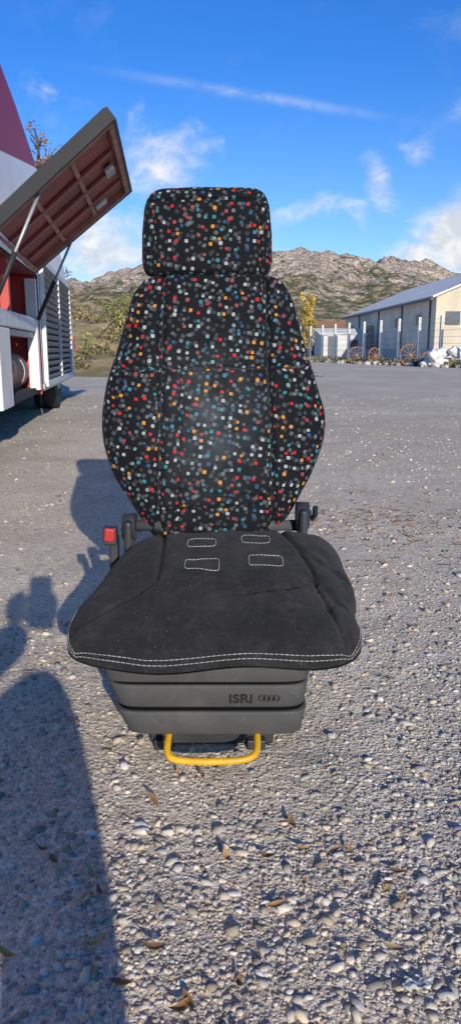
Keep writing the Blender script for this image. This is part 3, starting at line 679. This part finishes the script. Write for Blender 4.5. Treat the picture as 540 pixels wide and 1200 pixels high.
for off in (.0,.015):
    pts=[]
    V0=-.9925+off*1.1; U0=.994-off*.8
    for v in np.linspace(-.35,V0,30): pts.append(gridpt(-U0,v)+Vector((-.0010,-.0006,.0004)))
    for u in np.linspace(-U0,U0,150)[1:-1]: pts.append(gridpt(u,V0)+Vector((0,-.0012,.0006)))
    for v in np.linspace(V0,-.35,30): pts.append(gridpt(U0,v)+Vector((.0010,-.0006,.0004)))
    stitches(pts,L=.0075,gap=.0012,r=.00075)
smat=pbr('white_thread',(.42,.40,.38),(.26,.25,.23),scale=30,rough=.85)
mk('stitching',stv,stf,smat,seat,smooth=True)
# base : three stacked bellows tiers around a black core added as painted groove shade
m,t,b=newmat('grey_plastic'); oc=t.new('ShaderNodeTexCoord').outputs['Object']
n_=t.noise(oc,300,3,.6); d_=t.ss(t.noise(oc,8,7,.7,.6),.42,.75); s_c=t.ss(t.noise(oc,60,3,.6),.62,.72,0,.25)
c=t.mix(t.m('MULTIPLY',d_,.30),(.062,.060,.058),(.15,.135,.12)); c=t.mix(s_c,c,(.15,.145,.135))
t.set(b.inputs['Base Color'],c); b.inputs['Roughness'].default_value=.65; b.inputs['Specular IOR Level'].default_value=.35; t.set(b.inputs['Normal'],t.bump(n_,.3,.0008)); basep=m
def tier(nm,z0,z1,hw0,hy0,hw1,hy1,cx0,cx1):
    rr=.004; R=[]
    for z,ins in ((z0,rr),(z0+.0012,rr*.4),(z0+rr,0),(z1-rr,0),(z1-.0012,rr*.4),(z1,rr)):
        f=(z-z0)/(z1-z0); R.append((z,cx0+(cx1-cx0)*f,1.400,hw0+(hw1-hw0)*f-ins,hy0+(hy1-hy0)*f-ins,11))
    loft(nm,R,200,basep,seat)
tier('bellows_upper',.1765,.250,.1885,.1835,.194,.188,-.043,-.044)
tier('bellows_middle',.1205,.1695,.1745,.1690,.1855,.1800,-.036,-.041)
tier('bellows_lower',.0600,.1135,.1640,.1580,.1790,.1735,-.030,-.036)
corem=pbr('bellows_shade_black',(.006,.006,.006),rough=.95,spec=.03)  # near-black colour stands in for the shade between tiers
loft('bellows_groove_shade',[(.07,-.033,1.40,.150,.145,11),(.108,-.036,1.40,.168,.162,11),(.1165,-.036,1.40,.1735,.168,11),(.125,-.036,1.40,.165,.16,11),(.164,-.040,1.40,.175,.17,11),(.173,-.041,1.40,.1825,.177,11),(.182,-.042,1.40,.175,.17,11)],160,corem,seat)
box('floor_frame',(-.036,1.44,.030),(.24,.26,.056),plas,seat,bev=.004)
for x in (-.13,.05): box('floor_rail',(x,1.43,.010),(.035,.28,.020),plas,seat,bev=.002)
yel=pbr('yellow_paint',(.80,.42,.015),(.62,.31,.01),scale=24,rough=.45)
tube('adjuster_handle',[(-.112,1.30,.064),(-.116,1.235,.056),(-.115,1.202,.044),(-.100,1.190,.039),(-.03,1.187,.038),(.030,1.190,.040),(.048,1.202,.046),(.050,1.235,.057),(.048,1.30,.064)],.0064,yel,seat,smoothc=True)
emb=pbr('emboss_dark',(.018,.018,.018),rough=.45)
tx_=bpy.data.curves.new('brand_text','FONT'); tx_.body='ISRI'; tx_.size=.027; tx_.extrude=.0012; tx_.materials.append(emb); tx_.offset=.0003; tx_.space_character=1.05
to=bpy.data.objects.new('embossed_letters',tx_); to.location=(-.003,1.2262,.133); to.rotation_euler=(math.radians(90+12),0,0); link(to,seat)
for k_ in range(4):
    x=.057+k_*.0086; pts=[(x+.0058*math.cos(a),1.2240-.21*.0058*math.sin(a),.1430+.0058*math.sin(a)) for a in np.linspace(0,6.283,25)[:-1]]
    tube('embossed_ring',pts,.0009,emb,seat,cyclic=True)
# hinges
for sx_,nm,x,z in ((-1,'left',-.225,.372),(1,'right',.160,.398)):
    box('recliner_bracket',(x,1.60,z-.035),(.018,.09,.11),plas,seat,bev=.008)
    cyl('recliner_cap',(x-.014,1.60,z),(x+.014,1.60,z),.030,.030,plas,seat,28); cyl('recliner_bolt',(x+.014*sx_,1.60,z),(x+.020*sx_,1.60,z),.012,.010,greym,seat,8)
tube('side_lever',[(.183,1.60,.39),(.185,1.57,.405),(.184,1.56,.425)],.006,plas,seat)
cyl('cross_tube',(-.23,1.62,.37),(.165,1.62,.37),.013,.013,dkm,seat,12)
box('buckle_stalk',(-.255,1.56,.322),(.020,.028,.08),plas,seat,bev=.005)
box('belt_buckle',(-.261,1.55,.364),(.030,.024,.040),plas,seat,bev=.004)
box('buckle_button',(-.261,1.541,.368),(.023,.018,.030),pbr('buckle_red',(.50,.02,.015),(.36,.02,.015),scale=40,rough=.5),seat,rot=(0,.12,0),bev=.004)
box('seat_pan',(-.02,1.40,.254),(.42,.34,.010),plas,seat,bev=.004)
tube('height_lever',[(-.240,1.48,.24),(-.245,1.44,.20),(-.245,1.38,.16)],.010,plas,seat,smoothc=True)

# ------------------------------------------------------------ photographer (crouching behind the camera, casting the shadow on the gravel)
pe=empty('person')
def skin(name,V_,E_,R_,mat,parent,root=0,sub=2):
    me=bpy.data.meshes.new(name); me.from_pydata(V_,E_,[]); me.materials.append(mat); o=bpy.data.objects.new(name,me); link(o,parent)
    o.modifiers.new('s','SKIN'); 
    for i,r_ in enumerate(R_): me.skin_vertices[0].data[i].radius=(r_,r_)
    me.skin_vertices[0].data[root].use_root=True
    s_=o.modifiers.new('d','SUBSURF'); s_.levels=sub; s_.render_levels=sub
    me.polygons.foreach_set('use_smooth',[True]*len(me.polygons)); return o
jk=pbr('jacket',(.05,.06,.09),rough=.9); skn=pbr('skin',(.45,.27,.19),rough=.55); jean=pbr('jeans',(.06,.09,.16),rough=.9); shoe=pbr('shoe',(.04,.03,.03),rough=.7); hair=pbr('hair',(.03,.02,.015),rough=.7)
Vb=[(-.24,-.48,.32),(-.27,-.50,.48),(-.32,-.50,.66),(-.35,-.47,.82),(-.36,-.45,.93),(-.19,-.45,.86),(-.08,-.30,.66),(-.02,-.14,.69),(-.53,-.45,.86),(-.46,-.26,.68),(-.13,-.12,.69)]
Eb=[(0,1),(1,2),(2,3),(3,4),(3,5),(5,6),(6,7),(3,8),(8,9),(9,10)]
skin('jacket_torso',Vb,Eb,[.13,.13,.14,.13,.06,.07,.055,.045,.07,.055,.045],jk,pe)
skin('legs',[(-.24,-.48,.30),(-.11,-.42,.38),(.04,-.17,.60),(.07,-.27,.34),(.075,-.36,.10),(-.36,-.44,.36),(-.45,-.18,.58),(-.45,-.27,.32),(-.45,-.36,.10)],[(0,1),(1,2),(2,3),(3,4),(0,5),(5,6),(6,7),(7,8)],[.12,.115,.085,.08,.07,.115,.085,.08,.07],jean,pe)
for i,x in enumerate((.075,-.45)): skin('shoe',[(x,-.38,.06),(x,-.28,.05),(x,-.16,.035)],[(0,1),(1,2)],[.045,.045,.032],shoe,pe)
skin('head',[(-.36,-.45,.92),(-.36,-.42,1.02),(-.36,-.40,1.10),(-.36,-.41,1.17),(-.36,-.315,1.08)],[(0,1),(1,2),(2,3),(2,4)],[.052,.058,.085,.078,.018],skn,pe)
skin('hair',[(-.36,-.45,1.12),(-.36,-.42,1.20),(-.36,-.47,1.06)],[(0,1),(0,2)],[.088,.075,.06],hair,pe)
def hand(x,y,z,sgn):
    V_=[(x,y-.10,z),(x+sgn*.01,y-.05,z)];E_=[(0,1)];R_=[.03,.036]
    for k in range(4):
        b0=len(V_); zz_=z+.03-.02*k; V_+=[(x+sgn*.02,y-.04,zz_),(x+sgn*.045,y-.028,zz_),(x+sgn*.065,y-.016,zz_-.004)]; E_+=[(1,b0),(b0,b0+1),(b0+1,b0+2)]; R_+=[.010,.009,.008]
    b0=len(V_); V_+=[(x+sgn*.01,y-.05,z+.04),(x+sgn*.035,y-.045,z+.055)]; E_+=[(1,b0),(b0,b0+1)]; R_+=[.012,.009]
    skin('hand',V_,E_,R_,skn,pe,sub=1)
hand(.055,0,.72,-1); hand(-.075,-.01,.72,1)
box('phone',(0,-.018,.735),(.075,.009,.158),plas,pe,rot=(math.radians(-12.5),0,0),bev=.003)
